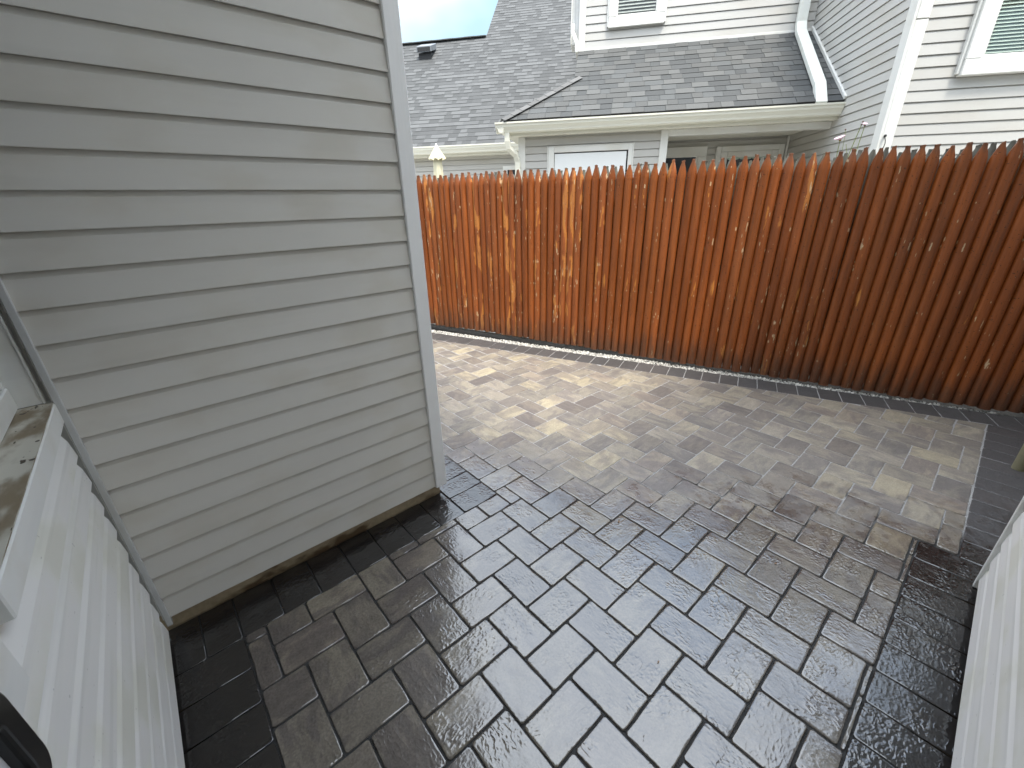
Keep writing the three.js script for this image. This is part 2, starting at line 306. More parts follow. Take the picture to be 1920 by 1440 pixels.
{
  const rects = [];
  for (let m = -30; m <= 30; m++) for (let k = -30; k <= 30; k++) {
    const x = k * L - m * W, z = k * L + m * W;
    rects.push([x, z, x + L, z + W, 0], [x + L, z, x + L + W, z + L, Math.PI / 2]);
  }
  let id = 0;
  for (const [x0, z0, x1, z1, al] of rects) {
    if (x1 < -1.1 || x0 > 3.8 || z1 < -4.6 || z0 > 1.75) continue;
    let p = [[x0, z0], [x1, z0], [x1, z1], [x0, z1]];
    p = clip(p, -1, 0, 6.5 * W); p = clip(p, 0, 1, 11.02 * W); p = clip(p, 1, -0.386, 2.762); p = clip(p, 0, -1, 4.5);
    if (p.length < 3) continue;
    let parts = [p];
    const nx = 2.0 * W, nz = -0.8 * W, sx = 10.43 * W, sz = 10.12 * W;
    const cut = (q, inX, inZ, fx, fz) => {           // remove the quadrant: keep x side whole, then the rest
      const a = clip(q, ...fx.out), b = clip(clip(q, ...fx.inn), ...fz.out), o = [];
      const quad = clip(clip(q, ...fx.inn), ...fz.inn);
      if (quad.length < 3 || Math.abs(area(quad)) < 1e-6) return [q];
      if (a.length > 2 && Math.abs(area(a)) > 8e-4) o.push(a);
      if (b.length > 2 && Math.abs(area(b)) > 8e-4) o.push(b);
      return o;
    };
    parts = parts.flatMap((q) => cut(q, 0, 0, { out: [-1, 0, -nx], inn: [1, 0, nx] }, { out: [0, -1, -nz], inn: [0, 1, nz] }));
    parts = parts.flatMap((q) => cut(q, 0, 0, { out: [-1, 0, -sx], inn: [1, 0, sx] }, { out: [0, 1, sz], inn: [0, -1, -sz] }));
    for (const q of parts) {
      const cx = q.reduce((s, a) => s + a[0], 0) / q.length, cz = q.reduce((s, a) => s + a[1], 0) / q.length;
      const w = wetAt(cx, cz), k = mix(0.82, 0.58, w);
      let t = tones[Math.floor(R() * tones.length)]; const j = rr(0.9, 1.1); t = t.map((x) => mix(x, 0.92, 0.45 * w)); if (Math.abs(area(q)) < 0.022) t = [0.86, 0.84, 0.82];
      const cool = mix(1, 1.05, w);
      fieldStones.push({ w, q, al, id: 1000 + id++, tone: [t[0] * k * j, t[1] * k * j, t[2] * k * j * cool], d: Math.hypot(cx - camera.position.x, cz - camera.position.z), cx, cz });
    }
  }
}
const behind = (s) => { const v = new THREE.Vector3(s.cx, 0, s.cz).project(camera); return Math.abs(v.x) > 1.12 || Math.abs(v.y) > 1.12 || v.z > 1 || (s.cx < 0.36 * 1 && s.cz < -0.36); };
// the stones one can see: not outside the frame, nor behind the wall's corner
const hiddenByWall = (s) => { const dx = s.cx - camera.position.x, dz = s.cz - camera.position.z; if (dz >= -1.76) return false; const t = -1.76 / dz; return camera.position.x + dx * t < 0.10; };
fieldStones.sort((a, b) => a.d - b.d);
{
  const seen = fieldStones.filter((s) => !behind(s) && !hiddenByWall(s)), near = new Set(seen.slice(0, 300)), rest = [];
  for (const s of fieldStones) {
    const g = stoneGeo(s.q, mix(0.006, 0.008, sstep(0.3, 0.9, s.w)), mix(0.003, 0.0042, s.w), 0, s.tone, s.al, s.id, near.has(s));
    if (!g) continue;
    if (near.has(s)) mesh('paver', g, M.paver, patio); else rest.push(g);
  }
  mesh('far_pavers', mergeGeometries(rest), M.paver, patio, { kind: 'stuff' });
}
// soldier courses
let bid = 50000;
function soldier(q) {
  const cx = q.reduce((s, a) => s + a[0], 0) / q.length, cz = q.reduce((s, a) => s + a[1], 0) / q.length, w = wetAt(cx, cz), k = mix(1, 0.3, w) * rr(0.82, 1.15), warm = rr(0, 1);
  const g = stoneGeo(q, 0.006, 0.0034, 0.0006, [k * mix(1, 1.08, warm), k, k * mix(1.03, 0.97, warm)], 0, bid++, true);
  if (g) mesh('border_paver', g, M.borderPaver, patio);
}
const rect = (x0, z0, x1, z1) => [[x0 * W, z0 * W], [x1 * W, z0 * W], [x1 * W, z1 * W], [x0 * W, z1 * W]];
soldier(rect(-8.06, -2.36, -7.3, -0.74));
for (let i = 0; i < 8; i++) soldier(rect(-7.3 + (i ? 0.79 + (i - 1) * 1.0 : 0), -2.36, -7.3 + 0.79 + i * 1.0 - (i === 7 ? 0.02 : 0), -0.76));
for (let i = 0; i < 15; i++) soldier(rect(-8.06, -0.74 + i, -6.5, 0.26 + i));
for (let i = 0; i < 26; i++) soldier(rect(0.49, -0.8 - i - 1, 2.0, -0.8 - i));
for (let i = 0; i < 17; i++) soldier(rect(10.43 - i - 1, 10.12, 10.43 - i, 11.72));
for (let i = 0; i < 14; i++) soldier(clip(rect(10.43 + i, 11.02, 11.43 + i, 12.9), 1, -0.386, 2.762));
for (let i = -32; i < 17; i++) {
  const t0 = i * W + 0.03, t1 = t0 + W, a = new THREE.Vector2(0.386, 1).normalize();
  const P = (t, o) => [2.762 + a.x * t + bn.x * o, a.y * t + bn.y * o];
  soldier([P(t0, 0), P(t0, L), P(t1, L), P(t1, 0)]);
}
{ // sand the stones are bedded in, showing in the joints: dark where wet, pale where dry
  const P = [], U = [], C = [], n = 96, x0 = -1.24, x1 = 3.9, z0 = -5.0, z1 = 2.3;
  const inside = (x, z) => x < bIn(z) + 0.25 && (z > -0.37 || x > 0.05);
  for (let i = 0; i < n; i++) for (let j = 0; j < n; j++) {
    const xa = mix(x0, x1, i / n), xb = mix(x0, x1, (i + 1) / n), za = mix(z0, z1, j / n), zb = mix(z0, z1, (j + 1) / n);
    if (!inside((xa + xb) / 2, (za + zb) / 2)) continue;
    for (const [x, z] of [[xa, za], [xb, zb], [xb, za], [xa, za], [xa, zb], [xb, zb]]) {
      const w = wetAt(x, z), c = mix(0.50, 0.05, sstep(0.3, 0.85, w)); P.push(x, mix(-0.0038, -0.0085, sstep(0.3, 0.9, w)), z); U.push(x, z); C.push(c, c * 0.98, c * 0.96);
    }
  }
  mesh('joint_sand', geom(P, null, U, C), M.sand, patio, { kind: 'stuff' });
}

// ---------- leaf bits and grit lying on the stones ----------
{
  const r = rng(77), gs = [];
  for (let i = 0; i < 46; i++) {
    const x = mix(-0.9, 3.0, r()), z = mix(-2.2, 1.4, r()), s = 0.003 + 0.008 * r() * r(); if (x > bIn(z) || (z < -0.3 && x < 0.15)) continue;
    const g = new THREE.CircleGeometry(s, 6); g.scale(1, 0.45, 1); const p = g.attributes.position; for (let k = 0; k < p.count; k++) p.setZ(k, 0.0016 * Math.cos(p.getX(k) * 300)); g.rotateX(-Math.PI / 2 + (r() - 0.5) * 0.5); g.rotateY(r() * 6.3); g.translate(x, 0.0035, z); gs.push(g);
  }
  mesh('debris', merge(gs), std({ color: lin(0.24, 0.13, 0.06), roughness: 0.8, side: THREE.DoubleSide }), scene, { kind: 'stuff', label: 'tiny brown leaf bits scattered on the pavers' });
}

// ---------- gravel strip below the fence ----------
const fenceX = (z) => 0.349 * z + 3.088;
{
  const gm = new THREE.IcosahedronGeometry(1, 0); { const p = gm.attributes.position; const r = rng(5); const seen = new Map(); for (let i = 0; i < p.count; i++) { const k = [p.getX(i), p.getY(i), p.getZ(i)].map((x) => x.toFixed(2)).join(); if (!seen.has(k)) seen.set(k, [0.7 + 0.5 * r(), 0.6 + 0.4 * r(), 0.7 + 0.5 * r()]); const s = seen.get(k); p.setXYZ(i, p.getX(i) * s[0], p.getY(i) * s[1], p.getZ(i) * s[2]); } gm.computeVertexNormals(); }
  const spots = [];
  for (let i = 0; i < 14000 && spots.length < 5200; i++) {
    const z = rr(-4.6, 2.2), a = bIn(z) + 0.245, b = fenceX(z) - 0.005, w = b - a; if (w < 0.012 || R() > w * 9) continue;
    const x = a + Math.pow(R(), 1.25) * Math.min(w, 0.1), s = rr(0.005, 0.011); spots.push([x, -0.008 + s * 0.6 + (R() < 0.3 ? 0.006 : 0), z, s]);
  }
  const im = new THREE.InstancedMesh(gm, std({ color: 0xffffff, roughness: 0.8 }), spots.length);
  const o = new THREE.Object3D();
  spots.forEach(([x, y, z, s], i) => { o.position.set(x, y, z); o.rotation.set(R() * 6, R() * 6, R() * 6); o.scale.set(s, s * 0.8, s * 1.2); o.updateMatrix(); im.setMatrixAt(i, o.matrix); const k = rr(0.25, 0.8); im.setColorAt(i, lin(k, k * 0.97, k * 0.9)); });
  im.name = 'gravel'; im.castShadow = im.receiveShadow = true; im.userData = { kind: 'stuff', label: 'pale gravel strip between patio border and fence' }; scene.add(im);
}

// ---------- the house the patio belongs to ----------
const house = root('house', { label: 'grey and white vinyl sided house wrapping the near side of the wet patio', category: 'house' });
const EXP = 0.1015;
// clapboard profile: [out, up] with the butt at the bottom, thin chamfer
const clap = (e, t = 0.0125) => t > 0.0195 ? [[-0.004, 0.003], [t - 0.003, 0.003], [t - 0.0022, 0], [t - 0.0006, 0], [t, 0.0016], [t - 0.0055, e * 0.55], [0.0005, e + 0.002], [-0.004, e + 0.002]] : [[-0.004, 0.003], [t - 0.003, 0.003], [t - 0.0022, 0], [t - 0.0006, 0], [t, 0.0016], [t - 0.007, e * 0.82], [0.0005, e + 0.001], [-0.004, e + 0.004]];
function claps(parent, len, y0, n, e, mat, variants, wave, segs, name = 'siding_panel', t = 0.017) {
  const gs = Array.from({ length: variants }, (_, i) => { const g = run(clap(e, t), len, segs, wave, i + 1); const u = g.attributes.uv; for (let k = 0; k < u.count; k++) u.setXY(k, u.getX(k) + i * 1.37, u.getY(k) + i * 0.61); return g; });
  for (let i = 0; i < n; i++) mesh(name, gs[i % variants], mat, parent).position.set(0, y0 + i * e, 0);
}
// wall along x on the z = -0.33 side (faces +z)
{
  const w = sub('wall', house, [-1.206, 0, -0.345]);
  claps(w, 1.26, 0.078, 42, EXP, M.siding, 7, 0.0012, 14);
  const t = mesh('corner_trim', merge([box(1.232, 0.068, -0.03, 1.302, 4.4, 0.026, 0.004), box(1.262, 0.068, -0.12, 1.302, 4.4, -0.03, 0.004)]), M.sidingTrim, w);
  mesh('channel_trim', merge([box(0.004, 0.045, -0.01, 0.022, 4.4, 0.025, 0.002)]), M.channel, w);
  mesh('foundation', box(-0.02, -0.04, -0.3, 1.275, 0.085, -0.02), M.concrete, w);
  mesh('wall_core', box(-0.02, 0.086, -5.0, 1.27, 4.4, -0.006), M.farSiding, w);
}
// wall along z behind and left of the camera, facing +x, with the window
{
  const w = sub('wall', house, [-1.226, 0, 1.78], Math.PI / 2);   // local x runs towards -z
  claps(w, 2.094, 0.028, 9, EXP, M.whiteSiding, 5, 0.003, 10, 'siding_panel', 0.021);                                         // under the sill
  const up = sub('wall', house, [-1.226, 0, 1.78], Math.PI / 2);
  claps(up, 1.14, 0.028 + 9 * EXP, 34, EXP, M.whiteSiding, 5, 0.003, 6);                               // beside the window
  mesh('foundation', box(-0.02, -0.04, -0.3, 2.108, 0.03, -0.012), M.concrete, w);
  mesh('wall_core', merge([box(-0.02, 0.031, -4, 2.1, 0.94, -0.006), box(2.1005, 0.0, -0.3, 2.116, 0.95, -0.012), box(-0.02, 0.941, -4, 1.14, 4.4, -0.006), box(1.141, 2.2, -4, 2.1, 4.4, -0.03)]), M.farSiding, w);
  const win = sub('window', house, [0, 0, 0]);
  win.userData = {};
  mesh('sill', box(-1.285, 0.956, -0.331, -1.1985, 1.0205, 0.562, 0.003), M.white, win, { label: 'thick white window sill' });
  mesh('sill_top', box(-1.284, 1.0215, -0.329, -1.2015, 1.0245, 0.559), M.sill, win, { label: 'brown stained top of the sill' });
  mesh('jamb', merge([box(-1.285, 1.025, -0.36, -1.2235, 2.2, -0.334), box(-1.2235, 1.025, -0.36, -1.2165, 2.2, -0.329, 0.002)]), M.white, win);
  mesh('sash', merge([box(-1.32, 1.026, -0.333, -1.2725, 1.092, 0.6, 0.003), box(-1.32, 1.0925, -0.333, -1.2775, 2.2, -0.312, 0.003), box(-1.31, 1.62, -0.311, -1.28, 1.665, 0.6, 0.003)]), M.white, win);
  mesh('pane', box(-1.3, 1.0925, -0.311, -1.295, 2.18, 0.6), M.glass, win);
  mesh('side_casing', box(-1.3, 0.9, 0.64, -1.195, 2.2, 0.72, 0.003), M.white, win);
}
// wall along x on the z = 1.77 side, facing -z
{
  const w = sub('wall', house, [1.40, 0, 1.762], Math.PI);        // local x runs towards -x
  claps(w, 2.62, 0.045, 43, EXP, M.whiteSiding, 6, 0.003, 12, 'siding_panel', 0.021);
  mesh('foundation', box(0.02, -0.04, -0.3, 2.62, 0.046, -0.012), M.concrete, w);
  mesh('channel_trim', box(-0.016, 0.004, -0.012, 0.006, 4.4, 0.03, 0.002), M.white, w);
  mesh('wall_core', merge([box(0, 0.05, -4, 2.62, 4.4, -0.006), box(-2.6, -0.04, -4, -0.001, 4.4, -0.22)]), M.farSiding, w);
}
// the upper floor over the recess and the eaves
{
  const u = mesh('soffit', merge([box(-1.22, 4.4005, -0.34, 0.05, 4.48, 1.77), box(-4, 4.4005, -5.6, 0.32, 4.48, -0.341), box(-4, 4.4005, 1.771, 4.4, 4.48, 6), box(-4, 4.4005, -0.341, -1.221, 4.48, 1.771)]), M.farWhite, house);
  mesh('roof', merge([box(-4, 4.481, -5.6, 0.32, 4.7, 6), box(0.321, 4.481, 1.6, 4.4, 4.7, 6)]), M.dark, house);
}

// black fixture at the picture's lower left edge
{
  const f = root('wall_fixture', { label: 'black rounded fixture with pale front on the white siding below the window sill', category: 'fixture' }, [-1.2, 0.99, 0.9]);
  const ring = new THREE.Shape(); const rrct = (s, x0, y0, x1, y1, r) => { s.moveTo(x0 + r, y0); s.lineTo(x1 - r, y0); s.quadraticCurveTo(x1, y0, x1, y0 + r); s.lineTo(x1, y1 - r); s.quadraticCurveTo(x1, y1, x1 - r, y1); s.lineTo(x0 + r, y1); s.quadraticCurveTo(x0, y1, x0, y1 - r); s.lineTo(x0, y0 + r); s.quadraticCurveTo(x0, y0, x0 + r, y0); return s; };
  rrct(ring, -0.075, -0.07, 0.075, 0.075, 0.03); ring.holes.push(rrct(new THREE.Path(), -0.045, -0.045, 0.045, 0.05, 0.014));
  const g = new THREE.ExtrudeGeometry(ring, { depth: 0.04, bevelEnabled: true, bevelSize: 0.006, bevelThickness: 0.006, bevelSegments: 3, curveSegments: 8 }); g.rotateY(Math.PI / 2); g.translate(0.004, 0, 0);
  mesh('frame', g, M.blackPlastic, f);
  mesh('pale_plate', box(0.0, -0.048, -0.048, 0.036, 0.053, 0.048, 0.004), M.paleEnamel, f);
}

// ---------- fence ----------
const fence = root('fence', { label: 'red brown stained stockade fence with pointed pickets and flaking paint', category: 'fence' });
const fa = Math.atan(0.349), fdir = new THREE.Vector3(Math.sin(fa), 0, Math.cos(fa)), fout = new THREE.Vector3(-Math.cos(fa), 0, Math.sin(fa));
function picketGeo(w, y0, y1, lean, seed, mode, uo) {
  const rnd = rng(seed), K = 8, P = [], U = [];
  const tip = 0.105 + 0.02 * rnd(), flat = 0.006 + 0.010 * rnd(), rows = [[y0, 1], [y0 + 0.5, 1], [y0 + 1.1, 1], [y1 - tip, 1], [y1 - tip * 0.72, 0.86], [y1 - tip * 0.42, 0.6], [y1 - tip * 0.15, 0.33], [y1, 0]];
  const bow = (rnd() - 0.5) * 0.006;
  const pts = rows.map(([y, s], r) => { const h = s ? w / 2 * s : flat; const o = []; for (let k = 0; k <= K; k++) { const t = k / K * Math.PI, jag = r > 3 ? (rnd() - 0.5) * 0.004 : 0; o.push([-Math.cos(t) * h + lean * (y - y0) + bow * Math.sin((y - y0) / 1.8 * Math.PI) + jag, y + (r === 7 ? (rnd() - 0.5) * 0.010 : 0), Math.sin(t) * 0.030 * (0.35 + 0.65 * (s || 0.25)) + 0.004]); } o.push([h, y, -0.008], [-h, y, -0.008]); o[K + 1][0] += lean * (y - y0); o[K + 2][0] += lean * (y - y0); return o; });
  const put = (p) => { P.push(...p); U.push(uo + (p[0] - lean * (p[1] - y0)) / 1.3, p[1] / 2); };
  const n = K + 3;
  for (let r = 0; r < rows.length - 1; r++) for (let k = 0; k < n; k++) { const j = (k + 1) % n; const a = pts[r][k], b = pts[r][j], c = pts[r + 1][j], d = pts[r + 1][k]; for (const q of [a, b, c, a, c, d]) put(q); }
  for (let k = 1; k < n - 1; k++) { for (const q of [pts[7][0], pts[7][k], pts[7][k + 1]]) put(q); for (const q of [pts[0][0], pts[0][k + 1], pts[0][k]]) put(q); }
  const g = geom(P, null, U);
  // round the front
  const nr = g.attributes.normal, ps = g.attributes.position;
  for (let i = 0; i < ps.count; i++) if (nr.getZ(i) > 0.02 && Math.abs(nr.getY(i)) < 0.8 && ps.getZ(i) > 0.003) { const y = ps.getY(i), x = ps.getX(i) - lean * (y - y0), k = clamp(x / (w / 2), -0.95, 0.95), v = new THREE.Vector3(k, nr.getY(i) * 0.8, Math.sqrt(1 - k * k) * 0.9 + 0.1).normalize(); nr.setXYZ(i, v.x, v.y, v.z); }
  return g;
}
const toFence = (g, s, o = 0, parent, name, mat, data) => { const m = mesh(name, g, mat, parent, data); m.position.set(3.088 + fdir.x * s + fout.x * o, 0, fdir.z * s + fout.z * o); m.rotation.y = fa - Math.PI / 2 + 0; return m; };
const picketMats = [M.picket, M.picketFlaking].map((m) => [[1, 1, 1], [0.86, 0.86, 0.86], [1.1, 1.1, 1.05], [0.93, 0.97, 1.0]].map((t) => { const c = m.clone(); c.color.setRGB(...t); return c; }));
{
  let s = -4.75, i = 0;
  while (s < 2.75) {
    const w = rr(0.072, 0.081);
    const top = 1.832 + rr(-0.012, 0.012) + 0.02 * sstep(-2.4, -4, s) - (R() < 0.06 ? 0.025 : 0);
    const heavy = (s > -3.3 && s < -1.3 ? 0.5 : s > -4.6 && s < 0.5 ? 0.17 : 0.02);
    const g = picketGeo(w, 0.028 + 0.03 * sstep(0.5, -3, s) + rr(-0.006, 0.012), top, rr(-0.0035, 0.0035), 700 + i, 0, R());
    toFence(g, s + w / 2, rr(-0.002, 0.003), fence, 'picket', s > -3.0 && s < -1.7 && R() < 0.42 ? M.picketPeeled : (R() < heavy ? picketMats[1] : picketMats[0])[Math.floor(R() * 4)]);
    s += w + rr(0.0005, 0.0022); i++;
  }
  for (const y of [0.35, 0.95, 1.5]) toFence(box(-3.75, y - 0.04, -0.062, 3.75, y + 0.04, -0.012, 0.003), -1.0, 0, fence, 'rail', M.oldWood);
}
{ // an older grey fence right behind it; its tips show between the red ones
  const old = root('fence', { label: 'weathered grey picket fence standing close behind the red brown fence', category: 'fence' });
  let s = -4.7, i = 0;
  while (s < 2.8) { const w = rr(0.074, 0.084); const g = picketGeo(w, 0.05, 1.825 + rr(-0.03, 0.022), rr(-0.01, 0.01), 1700 + i, 0, R()); toFence(g, s + w / 2, -0.125, old, 'picket', M.oldWood); s += w - 0.001; i++; }
  for (const y of [0.5, 1.45]) toFence(box(-3.7, y - 0.035, -0.05, 3.7, y + 0.035, -0.010, 0.003), -1.0, -0.125, old, 'rail', M.oldWood);
}
{ // post at the right edge
  const p = root('post', { label: 'thin olive beige post standing on the charcoal border at the right edge', category: 'post' }, [2.765, 0, 1.835]);
  mesh('shaft', new THREE.CylinderGeometry(0.027, 0.03, 1.3, 14).translate(0, 0.65, 0), M.metalPole, p);
}

// ---------- neighbouring house ----------
const HT = -52.5 * Math.PI / 180;
const nb = root('neighbouring_house', { label: 'white sided house with grey shingle roofs and white gutters behind the fence', category: 'house' }, [5.576, 0, 0.131], HT);
// local axes: x along the facade to the right, z towards the patio
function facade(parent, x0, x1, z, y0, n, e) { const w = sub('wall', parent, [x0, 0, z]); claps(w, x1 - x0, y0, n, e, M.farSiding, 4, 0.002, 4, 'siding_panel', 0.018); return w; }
const shingleTones = [0.082, 0.092, 0.104, 0.122, 0.072, 0.097].map((k, i) => std({ color: lin(k * (i % 2 ? 1.0 : 0.97), k * 1.005, k * (i % 2 ? 0.97 : 1.0)), roughness: 0.9, bumpMap: ranged(charT, 6, 6), bumpScale: 0.002, map: ranged(tex(128, 128, (u, v) => grey(0.55 + 0.45 * fbm(u, v, 48, 48, 2, 211 + i)), true), 6, 6) }));
M.shingleField = std({ color: 0xffffff, vertexColors: true, roughness: 0.9, map: ranged(tex(256, 256, (u, v) => grey(0.6 + 0.4 * fbm(u, v, 90, 90, 2, 221)), true), 4, 4) });
M.roofDeck = std({ color: lin(0.06, 0.06, 0.063), roughness: 0.95 });
{
  // right wing, front: x 0..3.2 at z = 0
  const f = facade(nb, 0.1, 3.4, 0, 1.9 - 19 * 0.1 + 0.005, 56, 0.1);
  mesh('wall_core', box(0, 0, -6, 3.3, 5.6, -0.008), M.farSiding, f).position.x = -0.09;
  mesh('corner_trim', merge([box(0.0, 0, -0.02, 0.112, 3.10, 0.03, 0.004), box(0.0, 3.106, -0.02, 0.112, 5.6, 0.033, 0.004), box(-0.028, 0, -0.10, 0.0, 5.6, 0.03, 0.004)]).translate(-0.1, 0, 0), M.farWhite, f);
  const win = sub('window', nb, [0, 0, 0]);
  mesh('frame', merge([box(0.512, 2.60, 0.004, 1.78, 2.735, 0.075, 0.006), box(0.512, 2.7355, 0.004, 0.645, 4.0, 0.075, 0.006), box(1.645, 2.7355, 0.004, 1.78, 4.0, 0.075, 0.006), box(0.512, 4.0005, 0.004, 1.78, 4.13, 0.075, 0.006), box(0.488, 2.62, 0.004, 0.5115, 4.13, 0.05, 0.003)]), M.farWhite, win);
  mesh('sash', merge([box(0.6455, 2.7355, 0.03, 1.6445, 2.765, 0.06, 0.003), box(0.6455, 2.766, 0.03, 0.668, 3.99, 0.06, 0.003)]), M.farWhite, win);
  mesh('pane', box(0.668, 2.766, 0.05, 1.6445, 4.0, 0.053), M.pane, win);
  mesh('backing', box(0.65, 2.74, 0.016, 1.645, 4.0, 0.019), M.interior, win);
  const sg = run([[0, 0], [0.0015, 0.0015], [0.021, -0.024], [0.0195, -0.0255]], 0.975, 1);
  for (let i = 0; i < 42; i++) mesh('blind_slat', sg, M.blind, win).position.set(0.669, 2.80 + i * 0.029, 0.022);
  const cb = mesh('cable', tube([[0.02, 2.10, 0.038], [0.03, 2.03, 0.06], [0.0, 1.9, 0.05], [-0.06, 1.7, 0.03], [-0.1, 1.4, 0.04]], 0.0045, 30, 6), M.dark, nb);
  mesh('cable_clip', new THREE.SphereGeometry(0.014, 10, 8).translate(0.02, 2.105, 0.042), M.dark, nb);
}
{ // side wall of the wing, facing -x, from z = 0 back to the main wall
  const w = sub('wall', nb, [-0.006, 0, -2.9], -Math.PI / 2);       // local x runs towards +z, faces -x
  claps(w, 2.82, 0.045, 55, 0.1, M.farSiding, 4, 0.002, 4, 'siding_panel', 0.016);
}
const SP = 0.72, yE = 2.615, zE = -1.0, zW = -2.62, yW = yE + SP * (zE - zW);
const phi = Math.atan(SP), upv = new THREE.Vector3(0, Math.sin(phi), -Math.cos(phi));
{ // upper floor over the porch
  const f = facade(nb, -3.37, 0, zW, 3.68, 20, 0.109);
  mesh('wall_core', box(-0.08, -0.9, -5, 3.36, 2.1, -0.008).translate(0, 0, 0), M.farSiding, f).position.y = 3.0;
  mesh('corner_trim', box(-0.092, 3.72, -0.1, 0.008, 5.9, 0.028, 0.004), M.farWhite, f);
  mesh('base_trim', box(0.0085, 3.735, 0.0, 3.36, 3.80, 0.022, 0.003), M.farWhite, f);
  mesh('side_board', merge([box(-0.215, 3.9, -0.5, -0.155, 5.9, -0.1, 0.003), box(-0.154, 3.8, -0.5, -0.093, 5.9, -0.06, 0.003)]), M.channel, f);
  mesh('edge_trim', box(-0.232, 3.9, -0.5, -0.216, 5.9, -0.085, 0.002), M.farWhite, f);
  const win = sub('window', nb, [0, 0, zW]);
  const x0 = -3.005, x1 = -2.157, y0 = 4.025, y1 = 5.1;
  mesh('frame', merge([box(x0, y0, 0.004, x1, y0 + 0.135, 0.065, 0.006), box(x0, y0 + 0.1355, 0.004, x0 + 0.128, y1, 0.065, 0.006), box(x1 - 0.128, y0 + 0.1355, 0.004, x1, y1, 0.065, 0.006), box(x0, y1 + 0.0005, 0.004, x1, y1 + 0.12, 0.065, 0.006), box(x0 - 0.022, y0 + 0.02, 0.004, x0 - 0.0005, y1, 0.045, 0.003), box(x1 + 0.0005, y0 + 0.02, 0.004, x1 + 0.022, y1, 0.045, 0.003)]), M.farWhite, win);
  mesh('sash', merge([box(x0 + 0.1285, y0 + 0.136, 0.03, x1 - 0.1285, y0 + 0.158, 0.056, 0.002), box(x0 + 0.1285, y0 + 0.159, 0.03, x0 + 0.142, y1, 0.056, 0.002), box(x1 - 0.142, y0 + 0.159, 0.03, x1 - 0.1285, y1, 0.056, 0.002)]), M.farWhite, win);
  mesh('pane', box(x0 + 0.1425, y0 + 0.159, 0.048, x1 - 0.1425, y1, 0.051), M.pane, win);
  mesh('backing', box(x0 + 0.13, y0 + 0.14, 0.016, x1 - 0.13, y1, 0.018), M.interior, win);
  const sg = run([[0, 0], [0.0015, 0.002], [0.022, -0.024], [0.0205, -0.026]], x1 - x0 - 0.29, 1);
  for (let i = 0; i < 18; i++) mesh('blind_slat', sg, M.blindGrey, win).position.set(x0 + 0.145, y0 + 0.205 + i * 0.043, 0.021);
}
{ // porch roof with its shingles one by one
  const roof = sub('roof', nb);
  const deck = new THREE.Shape([[-4.41, 0], [0, 0], [0, 2.0], [-3.44, 2.0], [-3.44, 1.08]].map((p) => new THREE.Vector2(...p)));
  const dg = new THREE.ExtrudeGeometry(deck, { depth: 0.05, bevelEnabled: false }); dg.rotateX(-(Math.PI / 2 - phi)); dg.translate(0, yE - 0.053 * Math.cos(phi), zE - 0.053 * Math.sin(phi) - 0.02);
  mesh('roof_deck', dg, M.roofDeck, roof);
  const row = 0.14, N = 14, gs = {};
  const shg = (w) => { const k = Math.round(w * 50); return gs[k] ??= (() => { const ww = k / 50; const a = [[0, 0.006, 0.004], [ww - 0.004, 0.006, 0.004]]; const g = box(0.0005, 0, 0, ww - 0.003, 0.150, 0.0055); const p = g.attributes.position; for (let i = 0; i < p.count; i++) if (p.getY(i) > 0.1) p.setZ(i, p.getZ(i) - 0.005); else p.setZ(i, p.getZ(i) + 0.0005); g.computeVertexNormals(); return g; })(); };
  let prev = 0;
  for (let j = 0; j < N; j++) {
    const t = j * row, run_ = t * Math.cos(phi), left = run_ < 0.86 ? -4.40 + run_ * 1.12 : -3.46;
    let x = left + (j % 2 ? -0.0 : 0);
    while (x < -0.02) {
      let w = Math.min([0.16, 0.2, 0.22, 0.26, 0.14, 0.28][Math.floor(R() * 6)], -x); w = Math.max(0.06, Math.round(w * 50) / 50); if (x + w > 0.0) w = Math.max(0.04, Math.floor(-x * 50) / 50);
      let k = Math.floor(R() * 6); if (k === prev) k = (k + 1 + Math.floor(R() * 4)) % 6; prev = k;
      const m = mesh('shingle', shg(w), shingleTones[k], roof);
      m.position.set(x, yE + upv.y * t + rr(0, 0.0015) + (k % 2 ? 0.003 : 0), zE + upv.z * t + rr(-0.001, 0.001)); m.rotation.x = -(Math.PI / 2 - phi) ;
      x += w; if (w <= 0.04) break;
    }
  }
  // hip caps
  const hipA = new THREE.Vector3(-4.42, yE + 0.012, zE + 0.02), hipB = new THREE.Vector3(-3.42, yE + SP * 0.86 + 0.015, zE - 0.86), hd = hipB.clone().sub(hipA), hl = hd.length(); hd.normalize();
  const hs = new THREE.Vector3(0, 1, 0).cross(hd).normalize(), hu = hd.clone().cross(hs).normalize();
  const capTones = [0.13, 0.15, 0.17].map((k) => { const c = shingleTones[0].clone(); c.color.setRGB(k, k * 0.98, k * 0.95); return c; });
  const cap = merge([box(-0.085, -0.004, 0, 0, 0.003, 0.21).applyMatrix4(new THREE.Matrix4().makeRotationZ(0.42)), box(0, -0.004, 0, 0.085, 0.003, 0.21).applyMatrix4(new THREE.Matrix4().makeRotationZ(-0.42))]);
  for (let i = 0; i < 9; i++) { const m = mesh('hip_cap', cap, capTones[i % 3], roof); const p = hipA.clone().addScaledVector(hd, i * hl / 9); m.matrixAutoUpdate = true; m.position.copy(p).addScaledVector(hu, 0.012); m.quaternion.setFromRotationMatrix(new THREE.Matrix4().makeBasis(hs, hu, hd)); m.rotateX(0.03); }
  mesh('flashing_trim', box(-0.042, 0, 0, -0.008, 2.02, 0.04, 0.003).applyMatrix4(new THREE.Matrix4().makeRotationX(-(Math.PI / 2 - phi))).translate(0, yE + 0.01, zE), M.farWhite, roof);
}
